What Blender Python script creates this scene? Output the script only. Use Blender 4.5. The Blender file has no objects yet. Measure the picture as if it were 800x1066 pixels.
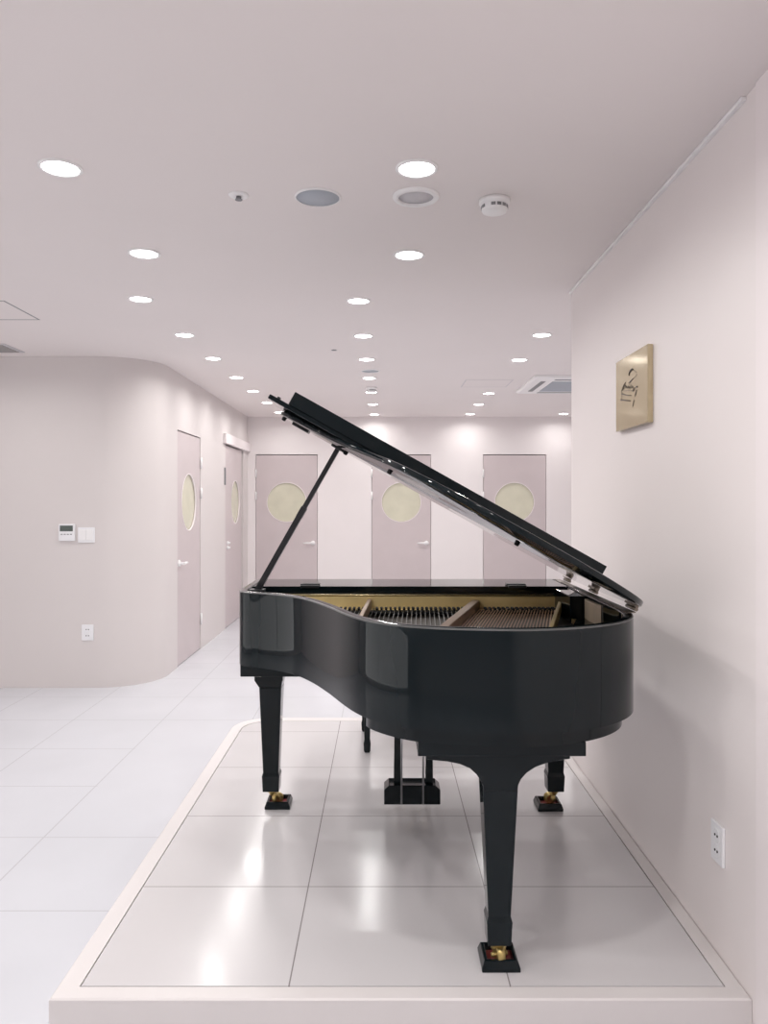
import bpy, bmesh, math
from mathutils import Vector, Matrix

# ------------------------------------------------------------------ camera, world, exposure
S = bpy.context.scene
COL = S.collection
F = 800.0                       # focal length in pixels of the 800 x 1066 frame
cam_d = bpy.data.cameras.new('camera')
cam = bpy.data.objects.new('camera', cam_d)
COL.objects.link(cam)
cam.location = (0, 0, 1.46)
cam.rotation_euler = (math.pi / 2, 0, 0)
cam_d.sensor_fit = 'VERTICAL'
cam_d.sensor_height = 24.0
cam_d.lens = F / 1066.0 * 24.0
cam_d.shift_x = 1.0 / 1066.0
cam_d.shift_y = -10.0 / 1066.0
cam_d.clip_start = 0.05
S.camera = cam

W = bpy.data.worlds.new('world')
S.world = W
W.use_nodes = True
W.node_tree.nodes['Background'].inputs[0].default_value = (0.8, 0.85, 1.0, 1)
W.node_tree.nodes['Background'].inputs[1].default_value = 0.35

S.view_settings.view_transform = 'Standard'
S.view_settings.look = 'None'
S.view_settings.exposure = 0.0
S.view_settings.gamma = 1.0
S.view_settings.use_curve_mapping = False
try:
    S.cycles.max_bounces = 12
    S.cycles.diffuse_bounces = 8
    S.cycles.use_denoising = True
    S.cycles.sample_clamp_indirect = 6.0
    S.cycles.blur_glossy = 0.5
except Exception:
    pass

LAMP_W = 3.9                    # watts of each downlight
LAMP_COL = (1.0, 0.985, 0.958)
LENS_E = 14.0
FILL_E = 1.3                  # glow of an added unseen window far left that brightens the right wall

# ------------------------------------------------------------------ materials
def mat(name, col, rough=0.5, metal=0.0, spec=0.5, noise=0.0, nscale=3.0, bump=0.0, bscale=60.0, coat=0.0, emit=None, trans=0.0, rvar=0.0):
    m = bpy.data.materials.new(name)
    m.use_nodes = True
    nt = m.node_tree
    b = nt.nodes['Principled BSDF']
    b.inputs['Base Color'].default_value = (*col, 1)
    b.inputs['Roughness'].default_value = rough
    b.inputs['Metallic'].default_value = metal
    b.inputs['Specular IOR Level'].default_value = spec
    b.inputs['Coat Weight'].default_value = coat
    b.inputs['Transmission Weight'].default_value = trans
    tc = nt.nodes.new('ShaderNodeTexCoord')
    if noise or rvar:
        n = nt.nodes.new('ShaderNodeTexNoise')
        n.inputs['Scale'].default_value = nscale
        n.inputs['Detail'].default_value = 4
        nt.links.new(tc.outputs['Object'], n.inputs['Vector'])
    if noise:
        r = nt.nodes.new('ShaderNodeMapRange')
        r.inputs['From Min'].default_value = 0.3
        r.inputs['From Max'].default_value = 0.7
        r.inputs['To Min'].default_value = 1 - noise
        r.inputs['To Max'].default_value = 1 + noise
        nt.links.new(n.outputs['Fac'], r.inputs['Value'])
        v = nt.nodes.new('ShaderNodeVectorMath')
        v.operation = 'SCALE'
        v.inputs[0].default_value = col
        nt.links.new(r.outputs['Result'], v.inputs['Scale'])
        nt.links.new(v.outputs['Vector'], b.inputs['Base Color'])
    if rvar:
        r2 = nt.nodes.new('ShaderNodeMapRange')
        r2.inputs['From Min'].default_value = 0.35
        r2.inputs['From Max'].default_value = 0.65
        r2.inputs['To Min'].default_value = max(0.0, rough - rvar)
        r2.inputs['To Max'].default_value = rough + rvar
        nt.links.new(n.outputs['Fac'], r2.inputs['Value'])
        nt.links.new(r2.outputs['Result'], b.inputs['Roughness'])
    if bump:
        n2 = nt.nodes.new('ShaderNodeTexNoise')
        n2.inputs['Scale'].default_value = bscale
        nt.links.new(tc.outputs['Object'], n2.inputs['Vector'])
        bp = nt.nodes.new('ShaderNodeBump')
        bp.inputs['Strength'].default_value = bump
        bp.inputs['Distance'].default_value = 0.002
        nt.links.new(n2.outputs['Fac'], bp.inputs['Height'])
        nt.links.new(bp.outputs['Normal'], b.inputs['Normal'])
    if emit:
        b.inputs['Emission Color'].default_value = (*emit[0], 1)
        b.inputs['Emission Strength'].default_value = emit[1]
    return m

def tile_mat(name, col, joint, rough, xs, ys, px, py, w, mask=None):
    """Large square tiles: thin joint lines on a grid of pitch px, py through xs, ys (scene metres)."""
    m = bpy.data.materials.new(name)
    m.use_nodes = True
    nt = m.node_tree
    N, L = nt.nodes.new, nt.links.new
    b = nt.nodes['Principled BSDF']
    b.inputs['Specular IOR Level'].default_value = .33
    tc = N('ShaderNodeTexCoord')
    sep = N('ShaderNodeSeparateXYZ')
    L(tc.outputs['Object'], sep.inputs[0])
    def M(op, a, c=None, d=None):
        q = N('ShaderNodeMath'); q.operation = op
        for i, v in enumerate((a, c, d)):
            if v is None: continue
            if isinstance(v, (int, float)): q.inputs[i].default_value = v
            else: L(v, q.inputs[i])
        return q.outputs[0]
    def line(out, o, p):
        t = M('DIVIDE', M('SUBTRACT', out, o), p)
        fr = M('FRACT', M('ADD', t, 0.5))
        return M('LESS_THAN', M('MULTIPLY', M('ABSOLUTE', M('SUBTRACT', fr, 0.5)), p), w / 2)
    lx = line(sep.outputs['X'], xs, px)
    ly = line(sep.outputs['Y'], ys, py)
    if mask:                     # one longer tile laid in this strip: no cross joints inside it
        x0, x1, y0, y1 = mask
        inside = M('MULTIPLY', M('MULTIPLY', M('GREATER_THAN', sep.outputs['X'], x0), M('LESS_THAN', sep.outputs['X'], x1)),
                   M('MULTIPLY', M('GREATER_THAN', sep.outputs['Y'], y0), M('LESS_THAN', sep.outputs['Y'], y1)))
        ly = M('MULTIPLY', ly, M('SUBTRACT', 1.0, inside))
    ln = M('MAXIMUM', lx, ly)
    n = N('ShaderNodeTexNoise'); n.inputs['Scale'].default_value = 1.6; n.inputs['Detail'].default_value = 3
    L(tc.outputs['Object'], n.inputs['Vector'])
    r = N('ShaderNodeMapRange')
    r.inputs['From Min'].default_value = .3; r.inputs['From Max'].default_value = .7
    r.inputs['To Min'].default_value = .975; r.inputs['To Max'].default_value = 1.02
    L(n.outputs['Fac'], r.inputs['Value'])
    v = N('ShaderNodeVectorMath'); v.operation = 'SCALE'; v.inputs[0].default_value = col
    L(r.outputs['Result'], v.inputs['Scale'])
    mx = N('ShaderNodeMix'); mx.data_type = 'RGBA'
    L(ln, mx.inputs['Factor']); L(v.outputs['Vector'], mx.inputs['A'])
    mx.inputs['B'].default_value = (*joint, 1)
    L(mx.outputs['Result'], b.inputs['Base Color'])
    rr = N('ShaderNodeMapRange')
    rr.inputs['From Min'].default_value = .35; rr.inputs['From Max'].default_value = .65
    rr.inputs['To Min'].default_value = rough * .8; rr.inputs['To Max'].default_value = rough * 1.3
    L(n.outputs['Fac'], rr.inputs['Value'])
    L(rr.outputs['Result'], b.inputs['Roughness'])
    bp = N('ShaderNodeBump'); bp.inputs['Strength'].default_value = .4; bp.inputs['Distance'].default_value = .001
    bp.invert = True
    L(ln, bp.inputs['Height']); L(bp.outputs['Normal'], b.inputs['Normal'])
    return m

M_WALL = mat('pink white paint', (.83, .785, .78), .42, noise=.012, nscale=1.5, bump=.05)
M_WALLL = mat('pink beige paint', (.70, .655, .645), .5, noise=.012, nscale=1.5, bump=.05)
M_WALLR = mat('satin pink paint', (.83, .775, .765), .33, noise=.012, nscale=1.5, bump=.05)
M_CEIL = mat('ceiling paint', (.82, .765, .753), .7, noise=.01, nscale=1.2)
M_TRIMP = mat('pale trim paint', (.86, .80, .80), .4, noise=.01)
M_DOOR = mat('mauve door laminate', (.60, .53, .535), .4, noise=.015, nscale=5)
M_GAP = mat('door gap shadow line', (.10, .08, .08), .7, noise=.05)
M_PANE = mat('frosted yellow glass', (.66, .64, .51), .22, noise=.05, nscale=6)
M_WHITE = mat('white plastic', (.86, .86, .88), .35, noise=.01)
M_WHITEM = mat('white enamel metal', (.88, .87, .87), .3, noise=.01)
M_GREYMESH = mat('grey speaker mesh', (.44, .47, .52), .6, noise=.06, nscale=300)
M_PALEMESH = mat('pale speaker mesh', (.60, .58, .60), .6, noise=.06, nscale=300)
M_VENT = mat('warm grey vent metal', (.36, .34, .33), .5, noise=.03)
M_DARK = mat('dark slot', (.03, .03, .03), .5, noise=.05)
M_GREYD = mat('grey detail', (.22, .22, .23), .5, noise=.05)
M_LCD = mat('grey display', (.10, .12, .11), .2, noise=.03)
M_BRASS = mat('brass plate', (.50, .43, .26), .22, 0.75, noise=.03, nscale=8)
M_BRASSG = mat('gold sign face', (.58, .49, .32), .12, 0.55, noise=.03, nscale=8)
M_INK = mat('engraved dark line', (.06, .05, .045), .4, noise=.05)
M_SILVERLINE = mat('engraved silver line', (.42, .42, .44), .25, .8, noise=.03)
M_BLACK = mat('black polished lacquer', (.005, .009, .011), .035, spec=.27, noise=.04, nscale=4)
M_BLACK.node_tree.nodes['Principled BSDF'].inputs['Coat Roughness'].default_value = .02
M_BLACKS = mat('black satin lacquer', (.012, .013, .015), .28, noise=.05, nscale=6)
M_EDGE = mat('worn satin edge', (.10, .10, .10), .3, noise=.05)  # pale tone painted as the highlight along the rim's top edge
M_GOLDP = mat('gold bronze iron plate', (.74, .58, .27), .45, .15, noise=.06, nscale=14)
M_STRUT = mat('bronze strut', (.30, .20, .13), .42, .3, noise=.08, nscale=14)
M_SOUND = mat('varnished soundboard', (.085, .07, .06), .5, noise=.15, nscale=10)
M_COPPER = mat('copper wound string', (.48, .29, .19), .35, .8, noise=.05)
M_STEEL = mat('steel string', (.22, .22, .22), .45, .6, noise=.05)
M_FELT = mat('black felt', (.012, .012, .014), .9, noise=.2, nscale=80)
M_RAILW = mat('brown rail wood', (.11, .085, .055), .45, noise=.15, nscale=12)
M_CREAM = mat('cream maple block', (.55, .45, .33), .5, noise=.12, nscale=16)
M_CASTER = mat('brass caster', (.55, .42, .17), .3, .85, noise=.06)
M_RED = mat('red lacquer recess', (.28, .06, .055), .35, noise=.15, nscale=40)
M_NICKEL = mat('nickel hinge', (.20, .17, .14), .35, .9, noise=.05)
M_ROD = mat('grey steel rod', (.42, .42, .44), .3, .8, noise=.04)
M_LEATHER = mat('black leather', (.018, .018, .02), .4, noise=.1, nscale=40, bump=.3, bscale=200)
M_CURB = mat('painted curb', (.72, .685, .68), .4, noise=.012, nscale=3)
M_GROUT = mat('grey grout', (.30, .28, .29), .8, noise=.05)
M_LENS = mat('downlight lens', (.9, .9, .9), .3, noise=.01, emit=((1.0, .98, .99), LENS_E))
M_FILLPANE = mat('bright overcast daylight', (.8, .8, .8), .9, emit=((1.0, .99, .98), FILL_E))
M_TILE = tile_mat('polished platform tile', (.635, .615, .625), (.27, .25, .25), .165, -.255, 2.62, .6, .59, .004)
M_FLOOR = tile_mat('polished floor tile', (.62, .63, .67), (.50, .50, .53), .16, -1.48, 3.35, .6, .603, .006, mask=(-1.47, -.5, 3.5, 5.0))

# ------------------------------------------------------------------ helpers
class MB:
    def __init__(s):
        s.bm = bmesh.new()
        s.mats = []
    def mi(s, m):
        if m is None: return 0
        if m not in s.mats: s.mats.append(m)
        return s.mats.index(m)
    def box(s, x0, x1, y0, y1, z0, z1, m=None, rot=None):
        vs = [Vector((x, y, z)) for x in (x0, x1) for y in (y0, y1) for z in (z0, z1)]
        if rot is not None: vs = [rot @ v for v in vs]
        v = [s.bm.verts.new(c) for c in vs]
        k = s.mi(m)
        for f in ((0, 1, 3, 2), (4, 6, 7, 5), (0, 4, 5, 1), (2, 3, 7, 6), (0, 2, 6, 4), (1, 5, 7, 3)):
            fc = s.bm.faces.new([v[i] for i in f]); fc.material_index = k
        return s
    def prism(s, pts, z0, z1, m=None, T=None):
        """pts: outline in 2-D, extruded z0..z1; T maps (a, b, c) -> world."""
        T = T or (lambda a, b, c: (a, b, c))
        k = s.mi(m)
        lo = [s.bm.verts.new(T(a, b, z0)) for a, b in pts]
        hi = [s.bm.verts.new(T(a, b, z1)) for a, b in pts]
        n = len(pts)
        fs = [s.bm.faces.new(lo[::-1]), s.bm.faces.new(hi)]
        for i in range(n):
            fs.append(s.bm.faces.new((lo[i], lo[(i + 1) % n], hi[(i + 1) % n], hi[i])))
        for f in fs: f.material_index = k
        return s
    def lathe(s, prof, cx, cy, cz=0, seg=32, m=None, T=None, smooth=True):
        """prof: (radius, height) list; closed at the ends with caps when radius is 0 or not."""
        T = T or (lambda a, b, c: (a, b, c))
        k = s.mi(m)
        rings = []
        for r, z in prof:
            rings.append([s.bm.verts.new(T(cx + max(r, 1e-5) * math.cos(2 * math.pi * i / seg), cy + max(r, 1e-5) * math.sin(2 * math.pi * i / seg), cz + z)) for i in range(seg)])
        for a, b in zip(rings, rings[1:]):
            for i in range(seg):
                f = s.bm.faces.new((a[i], a[(i + 1) % seg], b[(i + 1) % seg], b[i])); f.material_index = k; f.smooth = smooth
        f = s.bm.faces.new(rings[0][::-1]); f.material_index = k
        f = s.bm.faces.new(rings[-1]); f.material_index = k
        return s
    def frusta(s, secs, m=None):
        """secs: (cx, cy, hx, hy, z) rectangles stacked into one tapered solid."""
        k = s.mi(m)
        rings = [[s.bm.verts.new((cx + a * hx, cy + b * hy, z)) for a, b in ((-1, -1), (1, -1), (1, 1), (-1, 1))] for cx, cy, hx, hy, z in secs]
        for a, b in zip(rings, rings[1:]):
            for i in range(4):
                s.bm.faces.new((a[i], a[(i + 1) % 4], b[(i + 1) % 4], b[i])).material_index = k
        s.bm.faces.new(rings[0][::-1]).material_index = k
        s.bm.faces.new(rings[-1]).material_index = k
        return s
    def tube(s, pts, r, seg=8, m=None, square=False):
        k = s.mi(m)
        P = [Vector(p) for p in pts]
        R = r if isinstance(r, (list, tuple)) else [r] * len(P)
        rings = []
        for i, p in enumerate(P):
            d = (P[min(i + 1, len(P) - 1)] - P[max(i - 1, 0)]).normalized()
            up = Vector((0, 0, 1)) if abs(d.z) < .9 else Vector((0, 1, 0))
            a = d.cross(up).normalized(); b = a.cross(d).normalized()
            rings.append([s.bm.verts.new(p + R[i] * (math.cos(2 * math.pi * (j + .5) / seg) * a + math.sin(2 * math.pi * (j + .5) / seg) * b)) for j in range(seg)])
        for a, b in zip(rings, rings[1:]):
            for i in range(seg):
                f = s.bm.faces.new((a[i], a[(i + 1) % seg], b[(i + 1) % seg], b[i])); f.material_index = k; f.smooth = seg > 5
        s.bm.faces.new(rings[0][::-1]).material_index = k
        s.bm.faces.new(rings[-1]).material_index = k
        return s
    def build(s, name, m, parent=None, bevel=0.0, seg=2, loc=None, smooth_angle=None):
        bmesh.ops.recalc_face_normals(s.bm, faces=s.bm.faces)
        me = bpy.data.meshes.new(name)
        o = bpy.data.objects.new(name, me)
        if loc is not None:      # shape was given in scene space; put the origin at loc
            bmesh.ops.translate(s.bm, verts=s.bm.verts, vec=-Vector(loc))
        s.bm.to_mesh(me); s.bm.free()
        ml = s.mats if s.mats else [m]
        for q in ml: me.materials.append(q or m)
        COL.objects.link(o)
        if loc is not None: o.location = loc
        if parent is not None:
            o.parent = parent
            if loc is None:
                pl = world_loc(parent)
                me.transform(Matrix.Translation(-pl)) # keep the given scene-space shape
            else:
                o.location = Vector(loc) - world_loc(parent)
        if bevel:
            md = o.modifiers.new('bevel', 'BEVEL'); md.width = bevel; md.segments = seg; md.limit_method = 'ANGLE'; md.angle_limit = math.radians(40)
            md.harden_normals = False
        return o

def world_loc(o):
    v = Vector((0, 0, 0))
    while o is not None:
        v = v + Vector(o.location); o = o.parent
    return v

def thing(name, label, cat, loc=(0, 0, 0), group=None):
    o = bpy.data.objects.new(name, None)
    COL.objects.link(o)
    o.empty_display_size = .1
    o.location = loc
    return tag(o, label, cat, group)

def tag(o, label, cat, group=None):
    o['label'] = label; o['category'] = cat
    if group: o['group'] = group
    return o

def struct(o, label=None, cat=None):
    o['kind'] = 'structure'
    if label: o['label'] = label
    if cat: o['category'] = cat
    return o

def arc(cx, cy, r, a0, a1, n):
    return [(cx + r * math.cos(math.radians(a0 + (a1 - a0) * i / n)), cy + r * math.sin(math.radians(a0 + (a1 - a0) * i / n))) for i in range(n + 1)]

def smooth_by_angle(o, deg=35):
    for p in o.data.polygons: p.use_smooth = True
    try:
        o.data.set_sharp_from_angle(angle=math.radians(deg))
    except Exception:
        pass

CAMZ = 1.46
ZN, ZF = 2.55, 2.61             # ceiling height before and after the step
YSTEP = 3.95
XW = .975                       # right pier face
XC = -1.82                      # corridor wall face
YB = 10.34                      # far wall face

# ------------------------------------------------------------------ floor and ceiling
b = MB(); b.box(-7, 5, -5, 11.2, -.1, 0)
struct(b.build('floor', M_FLOOR), 'pale polished square tile floor of the hall with thin grey joints', 'floor')
b = MB(); b.box(-7, 5, -5, YSTEP, ZN, ZN + .2); b.box(-7, 5, YSTEP, 11.2, ZF, ZF + .14)
struct(b.build('ceiling', M_CEIL), 'smooth pinkish white ceiling with a shallow step across it', 'ceiling')

# ------------------------------------------------------------------ walls
def door_wall(axis, face, depth, spans, lo, hi, name, m, z1=ZF + .02):
    """A wall with shallow door pockets. axis 'x': wall runs along x at y=face; 'y': runs along y at x=face.
    depth is signed (away from the room)."""
    b = MB()
    def bx(a0, a1, z0, zz, d0=0.0):
        f0, f1 = sorted((face + d0, face + depth))
        if axis == 'x': b.box(a0, a1, f0, f1, z0, zz)
        else: b.box(f0, f1, a0, a1, z0, zz)
    cur = lo
    for s0, s1, top in spans:
        bx(cur, s0, 0, z1)
        bx(s0, s1, top, z1)
        bx(s0, s1, 0, top, math.copysign(.07, depth))
        cur = s1
    bx(cur, hi, 0, z1)
    return b

bd = [(-1.722, -.874), (-.166, .658), (1.340, 2.206)]
bd = [(-1.715, -.882), (-.155, .646), (1.345, 2.197)]
b = door_wall('x', YB, .35, [(a, c, 2.106) for a, c in bd], XC - .6, 5.0, 'wall_back', M_WALL)
struct(b.build('wall_back', M_WALL), 'far pinkish white wall holding three mauve doors', 'wall')

# left block: front face, rounded corner, corridor face with one door pocket
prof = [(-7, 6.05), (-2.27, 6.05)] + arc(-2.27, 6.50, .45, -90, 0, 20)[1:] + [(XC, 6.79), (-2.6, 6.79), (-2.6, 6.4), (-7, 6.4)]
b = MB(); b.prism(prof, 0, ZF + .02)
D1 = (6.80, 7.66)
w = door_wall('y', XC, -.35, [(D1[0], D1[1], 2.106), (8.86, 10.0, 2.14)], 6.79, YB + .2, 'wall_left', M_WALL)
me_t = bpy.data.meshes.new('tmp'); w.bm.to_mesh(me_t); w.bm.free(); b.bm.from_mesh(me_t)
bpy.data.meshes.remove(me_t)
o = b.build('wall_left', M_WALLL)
smooth_by_angle(o, 30)
struct(o, 'pink beige wall block with a rounded corner leading into the corridor', 'wall')

b = MB(); b.box(XW, XW + .28, -5, 3.98, 0, ZN + .05)
struct(b.build('wall_right', M_WALLR, bevel=.006), 'satin pink wall beside the piano carrying the gold sign', 'wall')
b = MB(); b.box(4.6, 4.8, 3.98, 11, 0, ZF + .05); b.box(XW + .28, 4.8, 3.80, 3.98, 0, ZF + .05)
struct(b.build('wall_side', M_WALL))
b = MB(); b.box(-7, 2, -5.0, -4.8, 0, ZN + .05)
struct(b.build('wall_rear', M_WALL))
b = MB(); b.box(-7.0, -6.8, -5, -3.0, 0, ZF + .05); b.box(-7.0, -6.8, 4.4, 6.1, 0, ZF + .05)
b.box(-7.0, -6.8, -3.0, 4.4, 0, .12); b.box(-7.0, -6.8, -3.0, 4.4, 2.48, ZF + .05)
struct(b.build('wall_far_side', M_WALL))
b = MB()
for k in range(4): b.box(-6.86, -6.80, -3.0 + k * 2.44, -2.92 + k * 2.44, .12, 2.48)
b.box(-6.86, -6.80, -3.0, 4.4, .12, .18); b.box(-6.86, -6.80, -3.0, 4.4, 2.42, 2.48)
wf = struct(b.build('window_1', M_WHITEM), 'long side window of the hall with white frames', 'window')
b = MB(); b.box(-6.90, -6.88, -3.0, 4.4, .12, 2.48); b.build('window_daylight', M_FILLPANE, wf)  # glowing sheet added out of view as fill light for the right wall
b = MB(); b.box(XW - .008, XW + .01, 1.5, 1.995, .0, ZN)
struct(b.build('trim_1', M_TRIMP, bevel=.003), 'pale vertical pilaster strip at the near end of the pink wall', 'trim')
b = MB(); b.box(XW - .014, XW + .0, 2.06, 3.975, ZN - .013, ZN - .001)
b.box(XW - .014, XW, 2.045, 2.06, ZN - .02, ZN - .001, M_GREYD) if False else None
struct(b.build('trim_2', M_WHITEM, bevel=.002), 'thin white metal picture rail along the top of the pink wall', 'trim')

# ------------------------------------------------------------------ doors
def ring_slab(b, w0, w1, z0, z1, t0, t1, cu, cz, r, T, m=None, seg=48):
    """A slab w0..w1 x z0..z1, thickness t0..t1, with a round hole; T(u, t, z) -> world."""
    k = b.mi(m)
    ang = [2 * math.pi * i / seg for i in range(seg)]
    for c in (math.atan2(z0 - cz, w0 - cu), math.atan2(z0 - cz, w1 - cu), math.atan2(z1 - cz, w0 - cu), math.atan2(z1 - cz, w1 - cu)):
        ang.append(c % (2 * math.pi))
    ang = sorted(set(round(a, 6) for a in ang))
    def edge(a):
        dx, dz = math.cos(a), math.sin(a)
        ts = []
        if abs(dx) > 1e-9: ts.append(((w1 if dx > 0 else w0) - cu) / dx)
        if abs(dz) > 1e-9: ts.append(((z1 if dz > 0 else z0) - cz) / dz)
        t = min(ts)
        return cu + dx * t, cz + dz * t
    rows = []
    for a in ang:
        e = edge(a); c = (cu + r * math.cos(a), cz + r * math.sin(a))
        rows.append([b.bm.verts.new(T(c[0], t0, c[1])), b.bm.verts.new(T(e[0], t0, e[1])), b.bm.verts.new(T(e[0], t1, e[1])), b.bm.verts.new(T(c[0], t1, c[1]))])
    n = len(rows)
    for i in range(n):
        p, q = rows[i], rows[(i + 1) % n]
        for j in range(4):
            b.bm.faces.new((p[j], p[(j + 1) % 4], q[(j + 1) % 4], q[j])).material_index = k

def make_door(name, T, w, label, hang, z_top=2.095, r=.262, handle='lever', cu=None, push=.0):
    """T(u, t, z): u across 0..w, t into the wall (0 = wall face), z up.  hang: +1 handle at high u."""
    cu = w / 2 if cu is None else cu
    b = MB(); ring_slab(b, .005, w - .005, .006, z_top, .006 + push, .046 + push, cu, 1.462, r, T)
    o = b.build(name, M_DOOR)
    struct(o, label, 'door')
    b = MB()                     # dark backing sheet painted as the shade in the door gap
    b.prism([(0, 0), (w, 0), (w, z_top + .009), (0, z_top + .009)], .050 + push, .062 + push, None, lambda a, c, d: T(a, d, c))
    b.build('door_seal', M_GAP, o)
    b = MB()
    b.lathe([(r - .001, .022 + push), (r - .001, .030 + push)], cu, 1.462, 0, 48, None, lambda a, c, d: T(a, d, c))
    b.build('round_pane', M_PANE, o)
    b = MB()
    ring = []
    k = 48
    for rr, tt in ((r - .001, .004 + push), (r + .008, .004 + push), (r + .008, .008 + push), (r - .001, .024 + push)):
        ring.append([b.bm.verts.new(T(cu + rr * math.cos(2 * math.pi * i / k), tt, 1.462 + rr * math.sin(2 * math.pi * i / k))) for i in range(k)])
    for i in range(4):
        for j in range(k):
            f = b.bm.faces.new((ring[i][j], ring[i][(j + 1) % k], ring[(i + 1) % 4][(j + 1) % k], ring[(i + 1) % 4][j])); f.smooth = True
    b.build('pane_ring', M_TRIMP, o)
    if handle == 'lever':
        u = w - .062 if hang > 0 else .062
        d = -1 if hang > 0 else 1
        b = MB()
        b.lathe([(.030, .008), (.030, -.004), (.024, -.008), (.011, -.009), (.011, -.05)], u, .915, 0, 24, None, lambda a, c, e: T(a, e, c))
        b.tube([T(u - d * .012, -.045, .915), T(u + d * .02, -.047, .915), T(u + d * .07, -.045, .917), T(u + d * .125, -.042, .912)], [.011, .012, .010, .009], 10)
        h = b.build('door_handle', M_WHITEM, o); h['label'] = 'white lever handle'
    else:
        b = MB()
        for zz in (.93, .985):
            b.lathe([(.022, .008), (.022, -.006), (.012, -.010), (.010, -.03)], handle, zz, 0, 20, None, lambda a, c, e: T(a, e, c))
        h = b.build('door_handle', M_WHITEM, o); h['label'] = 'small white round pull and lock'
    hu = .004 if hang > 0 else w - .004
    for zz in ((.30, 1.55, 1.85) if handle == 'lever' else ()):
        b = MB()
        b.tube([T(hu, -.008, zz - .055), T(hu, -.008, zz + .055)], .011, 10)
        b.build('hinge', M_WHITEM, o)
    return o

lbl = ['mauve far door on the left with round yellow window, behind the raised lid prop',
       'mauve middle far door with round yellow window, half hidden by the piano lid',
       'mauve far door on the right with round yellow window, next to the pink wall']
for i, (x0, x1) in enumerate(bd):
    make_door('door_%d' % (i + 1), (lambda u, t, z, x0=x0: (x0 + u, YB + t, z)), x1 - x0, lbl[i], 1, cu=(x1 - x0) / 2)
make_door('door_4', lambda u, t, z: (XC - t, D1[0] + u, z), D1[1] - D1[0], 'mauve corridor door with oval looking round window, nearest the rounded corner', -1)
make_door('door_5', lambda u, t, z: (XC - t, 8.88 + u, z), 1.02, 'mauve sliding door under a white track box in the corridor', 1, z_top=2.12, cu=.62, handle=.12)
b = MB(); b.box(XC, -1.783, 8.74, YB, 2.135, 2.25)
struct(b.build('trim_3', M_TRIMP, bevel=.004), 'white box header above the sliding corridor door', 'trim')
b = MB(); b.box(XC, XC + .012, 8.80, 8.845, 1.66, 1.86)
struct(b.build('trim_4', M_GREYD, bevel=.003), 'dark narrow guide strip beside the sliding corridor door', 'trim')

# ------------------------------------------------------------------ platform
PX0, PY0, PY1 = -.882, 2.027, 4.68
PZ = .15
plat = thing('platform', 'low pink white platform of polished tiles under the grand piano', 'platform', (.05, 3.3, 0))
outer = [(XW - .001, PY0), (XW - .001, PY1)] + arc(PX0 + .22, PY1 - .22, .22, 90, 180, 14) + [(PX0, PY0)]
iy0, ix0, ix1, iy1 = 2.078, -.822, XW - .048, 4.61
inner = [(ix1, iy0), (ix1, iy1)] + arc(ix0 + .16, iy1 - .16, .16, 90, 180, 14) + [(ix0, iy0)]
def inset(pts, d):
    cx = sum(p[0] for p in pts) / len(pts); cy = sum(p[1] for p in pts) / len(pts)
    return [(x + (d if x < cx else -d), y + (d if y < cy else -d)) for x, y in pts]
b = MB()
n = len(outer)
rings = []
for pts, z in ((outer, 0), (outer, PZ - .004), (inset(outer, .004), PZ), (inner, PZ), (inner, PZ - .012)):
    rings.append([b.bm.verts.new((x, y, z)) for x, y in pts])
for a, c in zip(rings, rings[1:]):
    for i in range(n):
        b.bm.faces.new((a[i], a[(i + 1) % n], c[(i + 1) % n], c[i]))
b.build('curb', M_CURB, plat)
b = MB(); b.prism(inset(inner, -.001), .02, PZ - .011); b.build('grout_bed', M_GROUT, plat)
b = MB(); b.prism(inset(inner, .004), PZ - .010, PZ, None)
o = b.build('tile_surface', M_TILE, plat)
# the tile pattern is laid out in scene metres: put this object's origin at the scene origin
off = world_loc(plat); o.data.transform(Matrix.Translation(off)); o.location = -off

# ------------------------------------------------------------------ grand piano
ZT, ZR, ZG, ZK = 1.13, .855, .812, .774      # rim top, rim bottom, lower ring bottom, key bed bottom
raw = [(-.545, 3.30), (-.545, 3.10), (-.545, 2.955), (-.5425, 2.90), (-.530, 2.858), (-.500, 2.828), (-.453, 2.808), (-.394, 2.772), (-.335, 2.722),
       (-.28, 2.655), (-.22, 2.545), (-.1635, 2.415), (-.11, 2.275), (-.055, 2.165), (.015, 2.092), (.085, 2.047), (.204, 2.012), (.3525, 1.998),
       (.4566, 2.012), (.562, 2.052), (.642, 2.108), (.702, 2.178), (.738, 2.26), (.755, 2.36), (.758, 2.50), (.758, 2.75), (.758, 3.05), (.758, 3.30)]
def catmull(P, k=6):
    out = []
    for i in range(len(P) - 1):
        p0 = Vector(P[max(i - 1, 0)]); p1 = Vector(P[i]); p2 = Vector(P[i + 1]); p3 = Vector(P[min(i + 2, len(P) - 1)])
        d1 = (p2 - p1).length
        m1 = (p2 - p0) * d1 / max((p2 - p0).length, 1e-6) * .95
        m2 = (p3 - p1) * d1 / max((p3 - p1).length, 1e-6) * .95
        for j in range(k):
            t = j / k
            h = 2 * t ** 3 - 3 * t ** 2 + 1, t ** 3 - 2 * t ** 2 + t, -2 * t ** 3 + 3 * t ** 2, t ** 3 - t ** 2
            out.append(h[0] * p1 + h[1] * m1 + h[2] * p2 + h[3] * m2)
    out.append(Vector(P[-1]))
    return out
path = catmull(raw)
for _ in range(6):
    path = [path[0]] + [(path[i - 1] + path[i] * 2 + path[i + 1]) / 4 for i in range(1, len(path) - 1)] + [path[-1]]
def offset(P, d):
    out = []
    for i, p in enumerate(P):
        t = (P[min(i + 1, len(P) - 1)] - P[max(i - 1, 0)]).normalized()
        nrm = Vector((-t.y, t.x))          # points inside (path runs treble -> tail -> spine)
        out.append(p + nrm * d)
    return out
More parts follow.
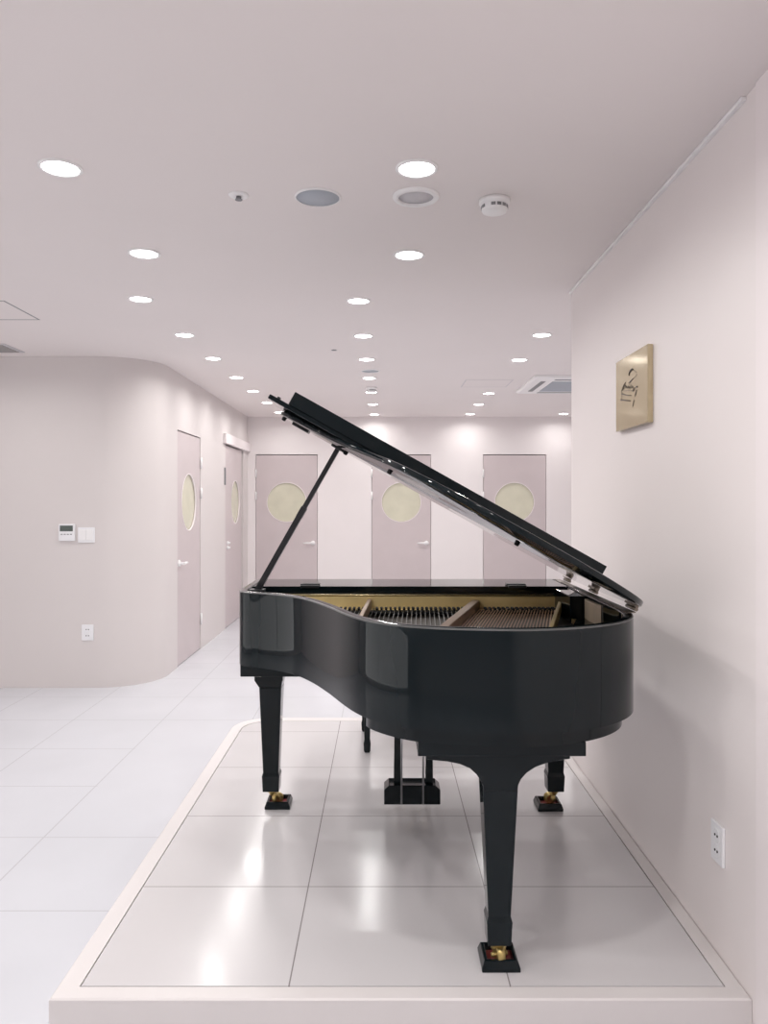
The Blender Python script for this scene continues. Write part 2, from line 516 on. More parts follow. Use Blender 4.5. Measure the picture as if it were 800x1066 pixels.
# winding check: inside must be toward (.2, 2.8)
_mid = len(path) // 2
_t = (path[_mid + 1] - path[_mid - 1]).normalized()
SGN = 1 if Vector((-_t.y, _t.x)).dot(Vector((.2, 2.8)) - path[_mid]) > 0 else -1

piano = thing('grand_piano', 'black polished grand piano with raised lid, seen from its tail', 'piano', (.1, 2.8, PZ))

b = MB()
prof = [(0, ZR), (0, ZT - .005), (.0015, ZT - .0015), (.005, ZT), (.026, ZT), (.029, ZT - .003), (.030, ZT - .006), (.030, ZR)]
rings = []
for d, z in prof:
    rings.append([b.bm.verts.new((p.x, p.y, z)) for p in offset(path, SGN * d)])
b.mats = [M_BLACK, M_EDGE]
for j, (a, c) in enumerate(zip(rings, rings[1:] + rings[:1])):
    for i in range(len(a) - 1):
        b.bm.faces.new((a[i], a[i + 1], c[i + 1], c[i])).material_index = 1 if j in (1, 2) else 0
b.bm.faces.new([r[0] for r in rings]); b.bm.faces.new([r[-1] for r in rings][::-1])
rim = b.build('rim', M_BLACK, piano)
smooth_by_angle(rim, 30)

# lower ring under the tail, set in from the rim
q = offset(path, SGN * .032)
tail = [p for p in q if p.y < 2.9 and p.x > -.045 and p.y < 2.9]
tail = [p for p in tail if not (p.x < .0 and p.y > 2.25)]
outl = [(-.05, 3.0), (-.05, tail[0].y + .03)] + [(p.x, p.y) for p in tail] + [(.724, 3.0)]
b = MB(); b.prism(outl, ZG, ZR + .001)
o = b.build('lower_rim', M_BLACK, piano); smooth_by_angle(o, 30)
# bottom boards that close the case
inn = [(p.x, p.y) for p in offset(path, SGN * .029)]
b = MB(); b.prism(inn, ZR, ZR + .012); b.build('bottom_board', M_BLACKS, piano)
# block that carries the tail leg
b = MB(); b.box(.094, .549, 2.075, 2.42, ZK, ZG + .001); b.build('leg_block', M_BLACK, piano, bevel=.002)
# key bed
b = MB(); b.box(-.562, .775, 3.02, 3.56, ZK, ZR - .0); b.build('key_bed', M_BLACK, piano, bevel=.003)
# arms at the keyboard end, curved down to the front
for x0, x1 in ((-.545, -.485), (.698, .758)):
    pr = [(3.295, ZR), (3.295, ZT), (3.33, ZT - .002)] + [(3.33 + .17 * math.sin(math.radians(a)), (ZT - .13) + .128 * math.cos(math.radians(a))) for a in range(15, 91, 15)] + [(3.535, ZT - .15), (3.55, ZT - .17), (3.55, ZR)]
    b = MB(); b.prism(pr, x0, x1, None, lambda a, c, d: (d, a, c)); b.build('arm', M_BLACK, piano, bevel=.003)
b = MB(); b.box(-.485, .698, 3.50, 3.52, ZR, ZR + .055); b.build('key_slip', M_BLACK, piano, bevel=.002)
b = MB(); b.prism([(3.30, ZR), (3.30, ZT - .03), (3.32, ZT - .025), (3.42, ZT - .11), (3.49, ZR + .07), (3.49, ZR)], -.485, .698, None, lambda a, c, d: (d, a, c)); b.build('fallboard', M_BLACK, piano, bevel=.003)
# folded music desk
b = MB(); b.box(-.508, .722, 3.0, 3.29, ZT - .024, ZT + .002)
desk = b.build('music_desk', M_BLACK, piano, bevel=.002)
for px in (323, 538):
    x = (px - 399) * 3.02 / 800
    b = MB(); b.box(x - .038, x + .038, 3.02, 3.06, ZT + .002, ZT + .010); b.box(x - .036, x + .036, 2.994, 3.02, ZT - .004, ZT + .006)
    c = b.build('desk_hinge', M_BLACKS, desk, bevel=.002)
b = MB(); b.box(-.51, .70, 3.005, 3.04, 1.075, ZT - .026); b.build('pin_block_rail', M_RAILW, piano, bevel=.002)
b = MB(); b.tube([(-.50, 2.998, 1.0985), (.70, 2.998, 1.0985)], .004, 8); b.build('desk_rail', M_BRASS, piano)
# inside: soundboard, iron plate, struts, strings, dampers
inn2 = [(p.x, p.y) for p in offset(path, SGN * .031)]
b = MB(); b.prism(inn2, 1.015, 1.027); b.build('soundboard', M_SOUND, piano)
plate = bpy.data.objects.new('iron_plate', None)
b = MB()
# plate rim following the case inside, and the tall flange by the pin block
a_ = [p for p in offset(path, SGN * .033)]
c_ = [p for p in offset(path, SGN * .085)]
pts = [(i, p) for i, p in enumerate(a_) if p.y < 2.93]
idx = [i for i, p in pts]
va = [b.bm.verts.new((a_[i].x, a_[i].y, 1.044)) for i in idx]
vb = [b.bm.verts.new((c_[i].x, min(c_[i].y, 2.95), 1.044)) for i in idx]
vc = [b.bm.verts.new((c_[i].x, min(c_[i].y, 2.95), 1.029)) for i in idx]
vd = [b.bm.verts.new((a_[i].x, a_[i].y, 1.029)) for i in idx]
for u, v in ((va, vb), (vb, vc), (vc, vd), (vd, va)):
    for i in range(len(idx) - 1):
        b.bm.faces.new((u[i], u[i + 1], v[i + 1], v[i]))
b.box(-.505, .725, 2.958, 3.0, 1.03, 1.046)
b.box(-.505, .69, 2.985, 2.999, 1.046, 1.093)
plate = b.build('iron_plate', M_GOLDP, piano)
def strut(p0, p1, z0, z1, w, m):
    a, c = Vector(p0), Vector(p1)
    d = (c - a).normalized(); nn = Vector((-d.y, d.x)) * w / 2
    b = MB(); b.prism([(a + nn)[:], (c + nn)[:], (c - nn)[:], (a - nn)[:]], z0, z1)
    return b.build('strut', m, plate, bevel=.003)
strut((-.052, 2.98), (-.085, 2.30), 1.046, 1.086, .016, M_STRUT)
strut((.360, 2.98), (.150, 2.22), 1.046, 1.082, .030, M_STRUT)
strut((.690, 2.98), (.455, 2.13), 1.046, 1.084, .014, M_GOLDP)
strut((-.30, 2.98), (-.26, 2.78), 1.046, 1.082, .016, M_STRUT)
def rim_y(x):
    """front inner y of the case at x (tail side)"""
    best = 9
    for p in offset(path, SGN * .09):
        if abs(p.x - x) < .03 and p.y < best: best = p.y
    return best
ns = 30
for i in range(ns):                        # overstrung copper bass strings
    x = .668 - i * .0106
    L = .80
    y1 = 2.985 - L
    xe = x - .24 * L
    while rim_y(xe) > y1 and y1 < 2.8:
        y1 += .03; xe = x - .24 * (2.985 - y1)
    b = MB(); b.tube([(x, 2.985, 1.052), (xe, y1, 1.055)], .0021, 5); b.build('string', M_COPPER, plate)
for i in range(50):
    x = .345 - i * .0165
    y1 = 2.1
    sl = .05
    xe = x - sl * (2.985 - y1)
    while rim_y(xe) > y1 and y1 < 2.93:
        y1 += .03; xe = x - sl * (2.985 - y1)
    b = MB(); b.tube([(x, 2.985, 1.049), (xe, y1, 1.047)], .0014, 5); b.build('string', M_STEEL, plate)
for i in range(64):
    x = .665 - i * .0172
    if abs(x + .052) < .012 or abs(x - .355) < .018: continue
    b = MB(); b.box(x - .0045, x + .0045, 2.90, 2.945, 1.052, 1.060); b.build('damper', M_FELT, plate)
b = MB(); b.box(-.50, .69, 2.90, 2.957, 1.038, 1.0455); b.build('felt_strip', M_FELT, plate)
# black side cheek and pale cream block beside the spine
b = MB(); b.box(.668, .7275, 2.745, 2.998, 1.03, ZT - .005); b.prism([(.694, 2.745), (.7275, 2.745), (.7275, 2.36), (.66, 2.16), (.50, 2.16)], 1.03, 1.050)
b.build('side_cheek', M_BLACK, piano, bevel=.002)
b = MB(); b.prism([(.7275, 2.56), (.7275, 2.73), (.716, 2.73), (.712, 2.66), (.716, 2.58)], 1.03, 1.118); b.build('wood_block', M_CREAM, piano, bevel=.002)

# lid ------------------------------------------------------------
TH = math.radians(29.25)
HX, HZ = .775, 1.1405
def lidT(u, y, nn):                        # u: across from the hinge, nn: height above the underside
    return (HX - math.cos(TH) * u + math.sin(TH) * nn, y, HZ + math.sin(TH) * u + math.cos(TH) * nn)
lo = [(HX - p.x, p.y) for p in offset(path, -SGN * .017)]
lo = [(u, y) for u, y in lo if y < 3.07]
lidp = [(lo[0][0], 3.07)] + lo + [(lo[-1][0], 3.07)]
b = MB()
LT = .018
pr = [(0, .003), (.003, 0), ]
def lid_inset(P, d):
    out = []
    n_ = len(P)
    for i, (u, y) in enumerate(P):
        t = (Vector(P[(i + 1) % n_]) - Vector(P[i - 1])).normalized()
        out.append((u - t.y * d * LS, y + t.x * d * LS))
    return out
area = sum(P0[0] * P1[1] - P1[0] * P0[1] for P0, P1 in zip(lidp, lidp[1:] + lidp[:1]))
LS = 1 if area > 0 else -1
rings = []
for d, z in ((.004, 0), (.0012, .0012), (0, .004), (0, LT - .004), (.0012, LT - .0012), (.004, LT)):
    rings.append([b.bm.verts.new(lidT(u, y, z)) for u, y in lid_inset(lidp, d)])
for a, c in zip(rings, rings[1:]):
    for i in range(len(a)):
        b.bm.faces.new((a[i], a[(i + 1) % len(a)], c[(i + 1) % len(a)], c[i]))
b.bm.faces.new(rings[0][::-1]); b.bm.faces.new(rings[-1])
lid = b.build('lid', M_BLACK, piano)
smooth_by_angle(lid, 28)
R3 = None
def lid_box(u0, u1, y0, y1, n0, n1, name, m, bev=.002, par=None):
    b = MB()
    b.prism([(u0, y0), (u1, y0), (u1, y1), (u0, y1)], n0, n1, None, lidT)
    return b.build(name, m, par or lid, bevel=bev)
flap = lid_box(.017, 1.357, 2.655, 3.065, .0195, .0365, 'lid_flap', M_BLACK, .003)
lid_box(.050, 1.283, 2.65, 2.672, .0365, .085, 'lid_flap_lip', M_BLACK, .001)
lid_box(1.318, 1.330, 2.66, 2.675, .0365, .043, 'flap_stop', M_BLACKS)
for u in (.25, .72, 1.18):                  # knuckles where the flap folds
    b = MB(); b.tube([lidT(u - .04, 3.075, .019), lidT(u + .04, 3.075, .019)], .0045, 8); b.build('flap_hinge', M_NICKEL, lid)
for px, py, D, r in ((297, 434, 2.96, .009), (361, 469.5, 2.92, .009), (407, 489, 2.43, .008), (540, 563, 2.45, .009)):
    dx, dy = px - 399, py - 523
    s_ = (dx * .8725 + dy * .4886) * D / 800
    u = .832 - s_
    b = MB(); b.lathe([(r, .001), (r * .9, -.011), (r * .6, -.013)], u, D, 0, 14, None, lidT); b.build('rubber_bumper', M_FELT, lid)
u = .832 + 112 * 2.96 / 800
lid_box(u - .035, u + .035, 2.92, 2.98, -.010, .001, 'lid_lock', M_BLACKS)
# side hinges along the spine
for y in (2.37, 2.80, 3.2):
    b = MB()
    b.box(.728, .757, y - .05, y + .05, ZT - .001, ZT + .002)
    b.tube([(.767, y - .045, ZT + .006), (.767, y + .045, ZT + .006)], .006, 10)
    b.prism([(.002, y - .045), (.018, y - .045), (.018, y + .045), (.002, y + .045)], -.002, .0015, None, lidT)
    b.build('lid_hinge', M_NICKEL, piano)
b = MB(); b.box(.734, .7575, 2.30, 3.29, ZT - .0005, ZT + .0015); b.build('spine_hinge_strip', M_NICKEL, piano)
# prop
top = Vector(lidT(1.084, 2.95, -.004))
base = Vector((-.486, 2.96, 1.118))
dr = (top - base).normalized()
b = MB(); b.tube([base, base + dr * .36], .0155, 4); b.tube([base + dr * .34, top], .0125, 4)
prop = b.build('lid_prop', M_BLACKS, piano)
b = MB(); b.box(-.515, -.455, 2.94, 2.985, ZT - .03, ZT - .004); b.build('prop_bracket', M_BLACKS, prop, bevel=.002)
b = MB(); m_ = base + dr * .35; b.tube([m_ - dr * .022, m_ + dr * .022], .0165, 4); b.build('prop_joint', M_BLACKS, prop)
lid_box(1.050, 1.112, 2.925, 2.975, -.008, .001, 'prop_socket', M_BLACKS)

# legs
def leg(cx, cy, ztop, wt, wb, wf, back, caster_dx, head=None):
    zf = PZ + (.068 if head else .078)
    b = MB()
    b.frusta([(cx, cy, wf / 2 * .93, wf / 2 * .93, zf), (cx, cy, wf / 2, wf / 2, zf + .058), (cx, cy, wf / 2 * 1.02, wf / 2 * 1.02, zf + .066),
              (cx, cy, wb / 2, wb / 2, zf + .082), (cx, cy, wt / 2, wt / 2, ztop - (0 if head else .06))])
    if head: head(b)
    else:
        b.frusta([(cx, cy, wt / 2, wt / 2, ztop - .06), (cx - .006, cy, wt / 2 + .010, wt / 2 + .006, ztop - .034), (cx - .006, cy, wt / 2 + .013, wt / 2 + .008, ztop - .028), (cx - .006, cy, wt / 2 + .013, wt / 2 + .008, ZK + .0)])
    l = b.build('leg', M_BLACK, piano, bevel=.0025)
    # caster: plate, fork and wheel
    b = MB()
    b.lathe([(.020, 0), (.020, -.008), (.009, -.010), (.009, -.024)], cx, cy, zf, 16)
    dx, dy = caster_dx
    wc = Vector((cx + dx, cy + dy, PZ + .008 + .026))
    ax = Vector((dy, -dx, 0)).normalized() if (abs(dx) + abs(dy)) > 1e-6 else Vector((1, 0, 0))
    for s_ in (-1, 1):
        b.tube([Vector((cx, cy, zf - .016)) + ax * .012 * s_, (wc + Vector((cx, cy, zf))) / 2 + ax * .017 * s_, wc + ax * .017 * s_], .007, 8)
    b.tube([wc - ax * .024, wc + ax * .024], .006, 8)
    c = b.build('caster', M_CASTER, l)
    b = MB(); b.tube([wc - ax * .011, wc - ax * .010, wc + ax * .010, wc + ax * .011], [.020, .025, .025, .020], 20); b.build('caster_wheel', M_CASTER, c)
    return l, wc
l1, w1 = leg(-.478, 3.30, .735, .094, .066, .074, None, (.022, .02))
l2, w2 = leg(.736, 3.30, .735, .094, .066, .074, None, (-.016, .02))
def head(b):
    cxx = .329
    L = [(.137, .7455), (.178, .7415), (.213, .7345), (.241, .7225), (.259, .706), (.270, .690), (.2765, .677)]
    Rr = [(.3755, .677), (.383, .693), (.398, .710), (.422, .726), (.455, .738), (.505, .7475)]
    b.prism([(.12, ZK), (.12, .7475)] + L + [(.280, .66), (.372, .66)] + Rr + [(.519, .749), (.519, ZK)], 2.128, 2.222, None, lambda a, c, d: (a, d, c))
l3, w3 = leg(.3265, 2.182, .676, .0985, .0635, .071, None, (.002, -.009), head)

# pedal lyre
ly = bpy.data.objects.new('pedal_lyre', None); COL.objects.link(ly); ly.parent = piano; ly.location = Vector((.12, 3.2, PZ + .08)) - world_loc(piano)
b = MB(); b.prism([(.004, .228), (.004, .288), (.024, .306), (.214, .306), (.234, .288), (.234, .228)], 3.13, 3.22, None, lambda a, c, d: (a, d, c))
b.build('lyre_box', M_BLACK, ly, bevel=.003)
for x in (.060, .190):
    b = MB(); b.frusta([(x, 3.175, .016, .016, .305), (x, 3.175, .013, .013, .55), (x, 3.175, .018, .016, ZK + .001)]); b.build('lyre_post', M_BLACK, ly, bevel=.002)
for x in (.075, .163):
    b = MB(); b.tube([(x, 3.118, .235), (x, 3.118, ZK + .001)], .0042, 10); b.build('lyre_rod', M_ROD, ly)
for x in (.06, .12, .18):
    b = MB(); b.tube([(x, 3.20, .244), (x, 3.27, .244), (x, 3.33, .240), (x, 3.37, .236)], [.008, .010, .014, .010], 10); b.build('pedal', M_BRASS, ly)

# caster cups
def cup(cx, cy, s, label, rot=0):
    t = thing('caster_cup', label, 'caster cup', (cx, cy, PZ), 'caster cups under the piano legs')
    h = s / 2
    b = MB()
    secs = [(h, 0), (h, .010), (h * .88, .028), (h * .84, .030), (h * .68, .030), (h * .66, .011)]
    rings = [[b.bm.verts.new((cx + a * r, cy + c * r, PZ + z)) for a, c in ((-1, -1), (1, -1), (1, 1), (-1, 1))] for r, z in secs]
    for a, c in zip(rings, rings[1:]):
        for i in range(4): b.bm.faces.new((a[i], a[(i + 1) % 4], c[(i + 1) % 4], c[i]))
    b.bm.faces.new(rings[0][::-1])
    b.bm.faces.new(rings[-1])
    b.build('cup_body', M_BLACK, t, bevel=.002)
    b = MB(); b.box(cx - h * .65, cx + h * .65, cy - h * .65, cy + h * .65, PZ + .0085, PZ + .0125)
    r = b.build('cup_lining', M_RED, t); r['label'] = 'dark red lining'
    return t
cup(.330, 2.193, .108, 'black square caster cup with red lining under the tail leg')
cup(-.4515, 3.328, .108, 'black square caster cup below the treble side front leg, far from the pink wall')
cup(.711, 3.308, .108, 'black square caster cup below the front leg beside the pink wall')

# ------------------------------------------------------------------ piano bench behind the piano
bench = thing('piano_bench', 'black padded piano bench behind the piano, only its feet showing', 'bench', (.26, 4.2, PZ))
for x, y in ((-.083, 4.03), (.603, 4.03), (-.105, 4.40), (.625, 4.40)):
    b = MB()
    b.frusta([(x, y, .012, .012, PZ), (x, y, .017, .017, PZ + .012), (x, y, .019, .019, PZ + .05), (x, y, .015, .015, PZ + .07), (x, y, .019, .019, PZ + .30), (x, y, .024, .024, PZ + .34), (x, y, .024, .024, PZ + .40)])
    b.build('leg', M_BLACK, bench, bevel=.003)
b = MB(); b.box(-.13, .65, 4.01, 4.03, PZ + .34, PZ + .41); b.box(-.13, .65, 4.40, 4.42, PZ + .34, PZ + .41); b.box(-.13, -.11, 4.03, 4.40, PZ + .34, PZ + .41); b.box(.63, .65, 4.03, 4.40, PZ + .34, PZ + .41)
b.build('apron', M_BLACK, bench, bevel=.002)
b = MB(); b.box(-.14, .66, 4.0, 4.43, PZ + .41, PZ + .47); b.build('seat', M_LEATHER, bench, bevel=.02, seg=4)

# ------------------------------------------------------------------ gold sign on the pink wall
sx = XW - .0205
sign = thing('wall_sign', 'gold metal sign with dark piano logo on the pink wall', 'sign', (XW, 2.96, 1.75))
b = MB(); b.box(sx, XW - .0005, 2.771, 3.148, 1.749, 2.032); b.build('sign_body', M_BRASSG, sign, bevel=.002)
def SP(px, py):                  # a point of the sign face from its pixel
    y = sx * F / (px - 399); z = CAMZ + (523 - py) * y / F
    return Vector((sx - .0012, y, z))
def ink(name, pts, r, m=M_INK):
    b = MB(); b.tube([SP(*p) for p in pts], [q * .75 for q in r] if isinstance(r, list) else r * .75, 6); return b.build(name, m, sign)
def zp(x, y): return (636 + x * 40 / 711, 370 + y * 60 / 1066)
ink('logo_line', [zp(425, 265), zp(400, 255), zp(370, 290), zp(350, 330), zp(345, 375)], [.002, .005, .0045, .003, .002])
ink('logo_line', [zp(430, 425), zp(400, 450), zp(370, 485), zp(350, 505)], [.001, .0022, .003, .002])
ink('logo_line', [zp(280, 500), zp(250, 550), zp(225, 610), zp(212, 660)], .0016)
ink('logo_line', [zp(212, 660), zp(210, 720), zp(208, 820)], .0008)
ink('logo_line', [zp(215, 708), zp(260, 725), zp(320, 738), zp(395, 742)], [.0032, .003, .002, .001])
ink('logo_line', [zp(190, 825), zp(260, 828), zp(370, 838)], [.003, .003, .002])
ink('logo_line', [zp(478, 585), zp(500, 578)], .0038)
ink('logo_line', [zp(488, 640), zp(470, 700), zp(460, 760)], [.0014, .0022, .001])
ink('logo_line', [zp(440, 820), zp(425, 880), zp(412, 945)], [.001, .0012, .0016])
ink('logo_line', [zp(430, 270), zp(480, 300), zp(490, 360), zp(440, 420)], .0007)
# the small script word across the logo: a run of joined cursive strokes
word = [(235, 640), (262, 560), (282, 545), (278, 600), (292, 560), (300, 600), (318, 610), (330, 560), (338, 600), (352, 612), (352, 575), (366, 605), (380, 560), (378, 520),
        (388, 610), (402, 590), (412, 560), (424, 600), (430, 630), (405, 660), (432, 670), (445, 610), (462, 590)]
ink('logo_script', [zp(*p) for p in word], .0013, M_INK)
ink('logo_script', [zp(255, 655), zp(320, 650), zp(400, 655)], .0008, M_SILVERLINE)

# ------------------------------------------------------------------ wall plates
def outlet(name, T, w, h, label):
    """T(u, n, z) with u 0..w across, n out of the wall, z 0..h up"""
    t = thing(name, label, 'socket', T(w / 2, 0, 0))
    b = MB(); b.prism([(0, 0), (w, 0), (w, h), (0, h)], .0005, .010, None, lambda a, c, d: T(a, d, c)); b.build('cover_plate', M_WHITE, t, bevel=.002)
    for k in (.30, .69):
        b = MB()
        b.lathe([(w * .27, .0095), (w * .27, .0112), (w * .23, .0112), (w * .22, .0102)], w / 2, h * k, 0, 24, None, lambda a, c, d: T(a, d, c))
        s_ = b.build('socket_well', M_WHITE if name == 'wall_socket' and w > .08 else M_WHITE, t)
        b = MB()
        for q in (-.1, .1):
            b.lathe([(w * .045, .0098), (w * .045, .0122)], w / 2 + w * q, h * k, 0, 10, None, lambda a, c, d: T(a, d, c))
        b.lathe([(w * .235, .0098), (w * .235, .0104)], w / 2, h * k, 0, 24, None, lambda a, c, d: T(a, d, c)) if False else None
        b.build('socket_holes', M_DARK, s_)
    return t
outlet('wall_socket', lambda u, n, z: (XW - n, 2.262 - u, .418 + z), .077, .114, 'white double socket low on the pink wall right of the piano')
outlet('wall_socket', lambda u, n, z: ((85.5 - 399) * 6.05 / 800 + u, 6.05 - n, CAMZ - (666.5 - 523) * 6.05 / 800 + z), .092, .124, 'white double socket low on the beige wall below the thermostat')
for o in list(COL.objects):
    if o.name.startswith('socket_well') and o.location.y > 0: pass

def wx(px): return (px - 399) * 6.05 / 800
def wz(py): return CAMZ + (523 - py) * 6.05 / 800
t = thing('thermostat', 'white thermostat with grey display on the beige wall', 'thermostat', (wx(70), 6.05, wz(563)))
b = MB(); b.box(wx(62), wx(78.7), 6.028, 6.0495, wz(563), wz(545.5)); b.build('thermostat_body', M_WHITE, t, bevel=.004)
b = MB(); b.box(wx(63.6), wx(77), 6.0265, 6.0282, wz(553), wz(547)); o = b.build('display', M_LCD, t); o['label'] = 'dark grey display'
b = MB()
for k in range(4): b.box(wx(64.5 + k * 3.2), wx(66.5 + k * 3.2), 6.0265, 6.0282, wz(556.6), wz(555.7))
b.build('button_row', M_GREYD, t)
t = thing('light_switch', 'white square light switch right of the thermostat', 'light switch', (wx(90), 6.05, wz(565)))
b = MB(); b.box(wx(81.7), wx(99), 6.040, 6.0495, wz(564.8), wz(549)); b.build('cover_plate', M_WHITE, t, bevel=.002)
for k in range(2):
    b = MB(); b.box(wx(83.2 + k * 7.3), wx(90.1 + k * 7.3), 6.036, 6.041, wz(562.4), wz(551.3)); b.build('rocker', M_WHITEM, t, bevel=.0015)

# ------------------------------------------------------------------ ceiling fittings
def downlight(x, y, z, label, group, power=LAMP_W):
    t = thing('downlight', label, 'ceiling light', (x, y, z), group)
    b = MB()
    R = .070
    b.lathe([(R, 0), (R, -.003), (R - .004, -.006), (R - .011, -.006), (R - .013, -.002), (R - .013, 0)], x, y, z, 32)
    # open ring: remove the two caps
    b.bm.faces.ensure_lookup_table()
    big = [f for f in b.bm.faces if len(f.verts) > 8]
    bmesh.ops.delete(b.bm, geom=big, context='FACES_ONLY')
    b.build('trim_ring', M_WHITEM, t)
    b = MB(); b.lathe([(R - .012, -.0005), (R - .014, -.003), (.02, -.0035)], x, y, z, 32); b.build('lens', M_LENS, t)
    ld = bpy.data.lights.new('downlight_lamp', 'AREA')
    ld.shape = 'DISK'; ld.size = .11; ld.energy = power * (1.12 if y < YSTEP else 1.3) * (.55 if y > 9.6 else 1); ld.color = LAMP_COL; ld.spread = math.radians(160)
    lo = bpy.data.objects.new('downlight_lamp', ld); COL.objects.link(lo); lo.parent = t; lo.location = (0, 0, -.008)
    return t
ordn = ['first', 'second', 'third', 'fourth', 'fifth', 'sixth', 'seventh', 'eighth', 'ninth']
for i, (x, y) in enumerate([(-1.05, 2.50), (-1.045, 3.36)]):
    downlight(x, y, ZN, ['round white downlight highest on the left, large and nearest the camera', 'round white downlight on the left just before the ceiling step'][i], 'downlights in the left row')
for i, (x, y) in enumerate([(.11, 2.506), (.114, 3.38)]):
    downlight(x, y, ZN, ['round white downlight beside the pale round ceiling speaker, largest above the piano', 'round white downlight above the piano just before the ceiling step'][i], 'downlights in the middle row')
for i, y in enumerate((4.34, 5.27, 6.13, 7.06, 7.93, 8.85, 9.8)):
    downlight(-1.37 + .007 * i, y, ZF, 'round white downlight in the row along the corridor doors, %s past the ceiling step' % ordn[i], 'downlights in the left row')
for i, y in enumerate((4.38, 5.30, 6.17, 7.10, 8.0, 9.0, 10.02)):
    downlight(-.14 + .004 * i, y, ZF, 'round white downlight in the row toward the middle far door, %s past the ceiling step' % ordn[i], 'downlights in the middle row')
for i, (y) in enumerate((5.27, 6.19, 7.15, 8.1, 9.0, 9.98)):
    if i == 2: continue
    downlight(1.09 + .008 * i, y, ZF, 'round white downlight in the row left of the air conditioner, %s from the camera' % ordn[i if i < 2 else i - 1], 'downlights in the right row')
downlight(2.34, 9.95, ZF, 'round white downlight above the far door next to the pink wall edge', 'downlights by the far wall')
downlight(-2.83, 5.17, ZF, 'round white downlight at the left edge between access panel and vent', 'downlights over the left area')
for x, y, zz in ((2.34, 5.3, ZF), (2.34, 7.2, ZF), (3.6, 8.6, ZF), (3.6, 6.2, ZF)):
    downlight(x, y, zz, 'round white downlight in the side room behind the pink wall', 'downlights hidden behind the pink wall')
for x, y in ((-2.6, 2.6), (-4.2, 2.6), (-1.05, 1.5), (.11, 1.4), (-1.05, .4), (.11, .4), (-1.05, -.9), (.11, -.9), (-2.6, -2.4), (-4.4, -.4), (-.4, -2.8)):  # unseen lamps added to brighten the right wall and platform front
    downlight(x, y, ZN if y < YSTEP else ZF, 'round white downlight of the near ceiling outside the view', 'downlights outside the view', LAMP_W * 1.6)

def disc_fit(name, x, y, z, R, rw, label, cat, m_in, depth=.006):
    t = thing(name, label, cat, (x, y, z))
    b = MB(); b.lathe([(R, 0), (R, -depth * .5), (R - .004, -depth), (R - rw, -depth), (R - rw, -.001)], x, y, z, 40)
    big = [f for f in b.bm.faces if len(f.verts) > 8]; bmesh.ops.delete(b.bm, geom=big, context='FACES_ONLY')
    b.build('trim_ring', M_WHITEM, t)
    b = MB(); b.lathe([(R - rw + .001, -.0005), (R - rw + .001, -.003), (.005, -.0045)], x, y, z, 40); b.build('grille', m_in, t)
    return t
disc_fit('ceiling_speaker', -.233, 2.742, ZN, .083, .006, 'round grey ceiling speaker left of the pale ringed one', 'speaker', M_GREYMESH)
disc_fit('ceiling_speaker', .117, 2.735, ZN, .083, .020, 'round pale ceiling speaker with a broad white ring', 'speaker', M_PALEMESH, .010)
disc_fit('ceiling_speaker', -.11, 6.72, ZF, .085, .010, 'small distant round ceiling speaker among the middle row of downlights', 'speaker', M_GREYMESH)
t = thing('sprinkler_head', 'small white round sprinkler left of the grey ceiling speaker', 'sprinkler', (-.512, 2.725, ZN))
b = MB(); b.lathe([(.036, 0), (.036, -.002), (.030, -.006), (.020, -.008), (.012, -.006)], -.512, 2.725, ZN, 28); b.build('escutcheon', M_WHITEM, t)
b = MB(); b.lathe([(.009, -.005), (.009, -.014), (.013, -.016), (.013, -.018)], -.512, 2.725, ZN, 16); b.build('sprinkler_nozzle', M_GREYD, t)
def smoke(x, y, z, label):
    t = thing('smoke_detector', label, 'smoke detector', (x, y, z))
    b = MB(); b.lathe([(.056, 0), (.056, -.012), (.052, -.018), (.047, -.020), (.047, -.036), (.043, -.044), (.020, -.050), (.006, -.051)], x, y, z, 36); b.build('detector_body', M_WHITEM, t)
    for i in range(14):
        a = 2 * math.pi * i / 14
        if i % 5 == 4: continue
        b = MB(); R_ = Matrix.Translation((x, y, z)) @ Matrix.Rotation(a, 4, 'Z')
        b.box(.0440, .0478, -.008, .008, -.034, -.023, None, R_); b.build('detector_slot', M_GREYD, t)
    return t
smoke(.402, 2.77, ZN, 'white round smoke detector with dark slots, right of the ceiling speakers')
smoke(-.118, 7.70, ZF, 'small distant smoke detector among the middle row of downlights')
b = MB(); b.lathe([(.020, 0), (.020, -.003), (.008, -.005)], -.37, 5.80, ZF, 16)
tag(b.build('ceiling_sensor', M_GREYD), 'tiny grey round sensor on the ceiling left of the middle downlights', 'sensor')
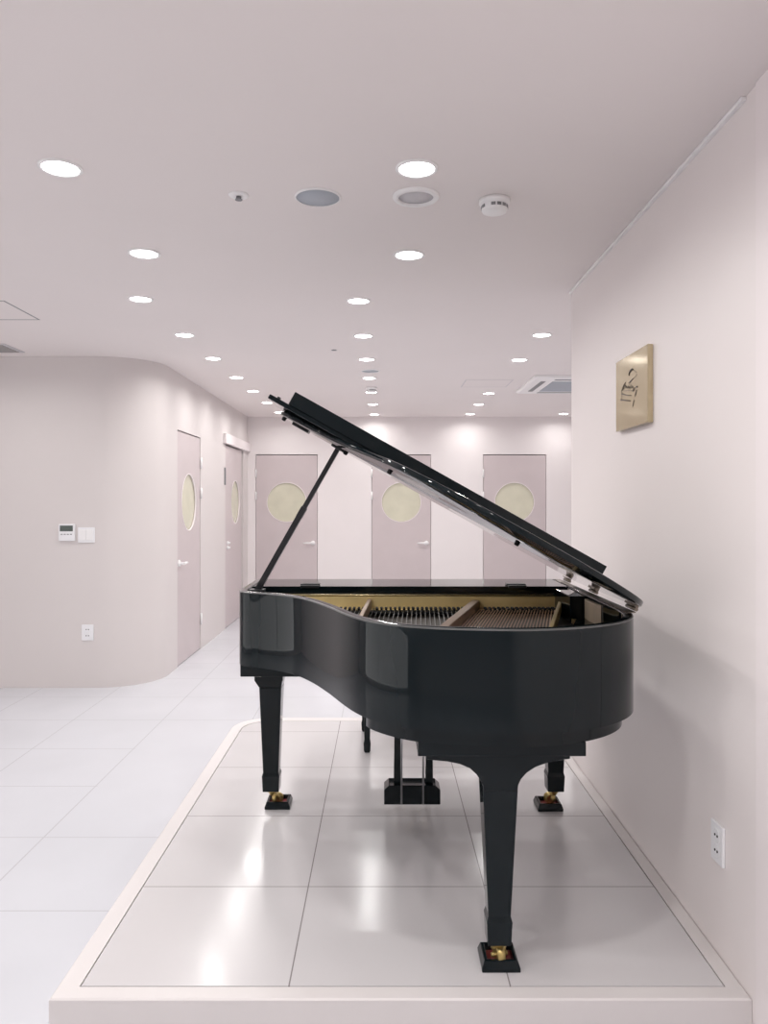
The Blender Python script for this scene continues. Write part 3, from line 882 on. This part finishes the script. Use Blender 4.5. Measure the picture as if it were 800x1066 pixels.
# air conditioner cassette
t = thing('ceiling_air_conditioner', 'white square ceiling air conditioner cassette partly behind the pink wall', 'air conditioner', (1.84, 7.42, ZF))
ax0, ax1, ay0, ay1 = 1.372, 2.32, 6.93, 7.93
b = MB(); b.frusta([(1.846, 7.43, .474, .50, ZF - .0005), (1.846, 7.43, .474, .50, ZF - .018), (1.846, 7.43, .455, .48, ZF - .030)]); b.build('front_panel', M_WHITEM, t)
b = MB()
for (x0, x1, y0, y1) in ((ax0 + .09, ax0 + .135, ay0 + .18, ay1 - .18), (ax1 - .135, ax1 - .09, ay0 + .18, ay1 - .18), (ax0 + .20, ax1 - .20, ay0 + .07, ay0 + .115), (ax0 + .20, ax1 - .20, ay1 - .115, ay1 - .07)):
    b = MB(); b.box(x0, x1, y0, y1, ZF - .0325, ZF - .0295); b.build('air_outlet', M_GREYD, t)
b = MB()
for k in range(14):
    y = ay0 + .20 + k * .045
    b.box(ax0 + .20, ax1 - .20, y, y + .030, ZF - .0335, ZF - .029)
b.build('intake_grille', M_GREYMESH, t)
# access panels
def access(x0, x1, y0, y1, label, gm=None):
    t = thing('access_panel', label, 'ceiling hatch', ((x0 + x1) / 2, (y0 + y1) / 2, ZF))
    b = MB(); b.box(x0, x1, y0, y1, ZF - .0012, ZF - .0002); b.build('hatch_gap', gm or M_GREYD, t)
    b = MB(); b.box(x0 + .009, x1 - .009, y0 + .009, y1 - .018, ZF - .002, ZF - .0013); b.build('hatch_board', M_CEIL, t)
access(.775, 1.225, 7.20, 7.66, 'square ceiling hatch left of the air conditioner', M_PALEMESH)
access(-2.61, -2.16, 4.38, 4.84, 'square ceiling hatch at the left edge near a downlight')
t = thing('ceiling_vent', 'grey slatted ceiling vent by the top of the beige wall', 'vent', (-3.2, 5.72, ZF))
b = MB(); b.box(-3.7, -2.74, 5.56, 5.88, ZF - .006, ZF - .0004); b.build('vent_frame', M_PALEMESH, t, bevel=.002)
for k in range(7):
    b = MB(); b.box(-3.67, -2.77, 5.585 + k * .04, 5.605 + k * .04, ZF - .012, ZF - .005); b.build('vent_slat', M_VENT, t)
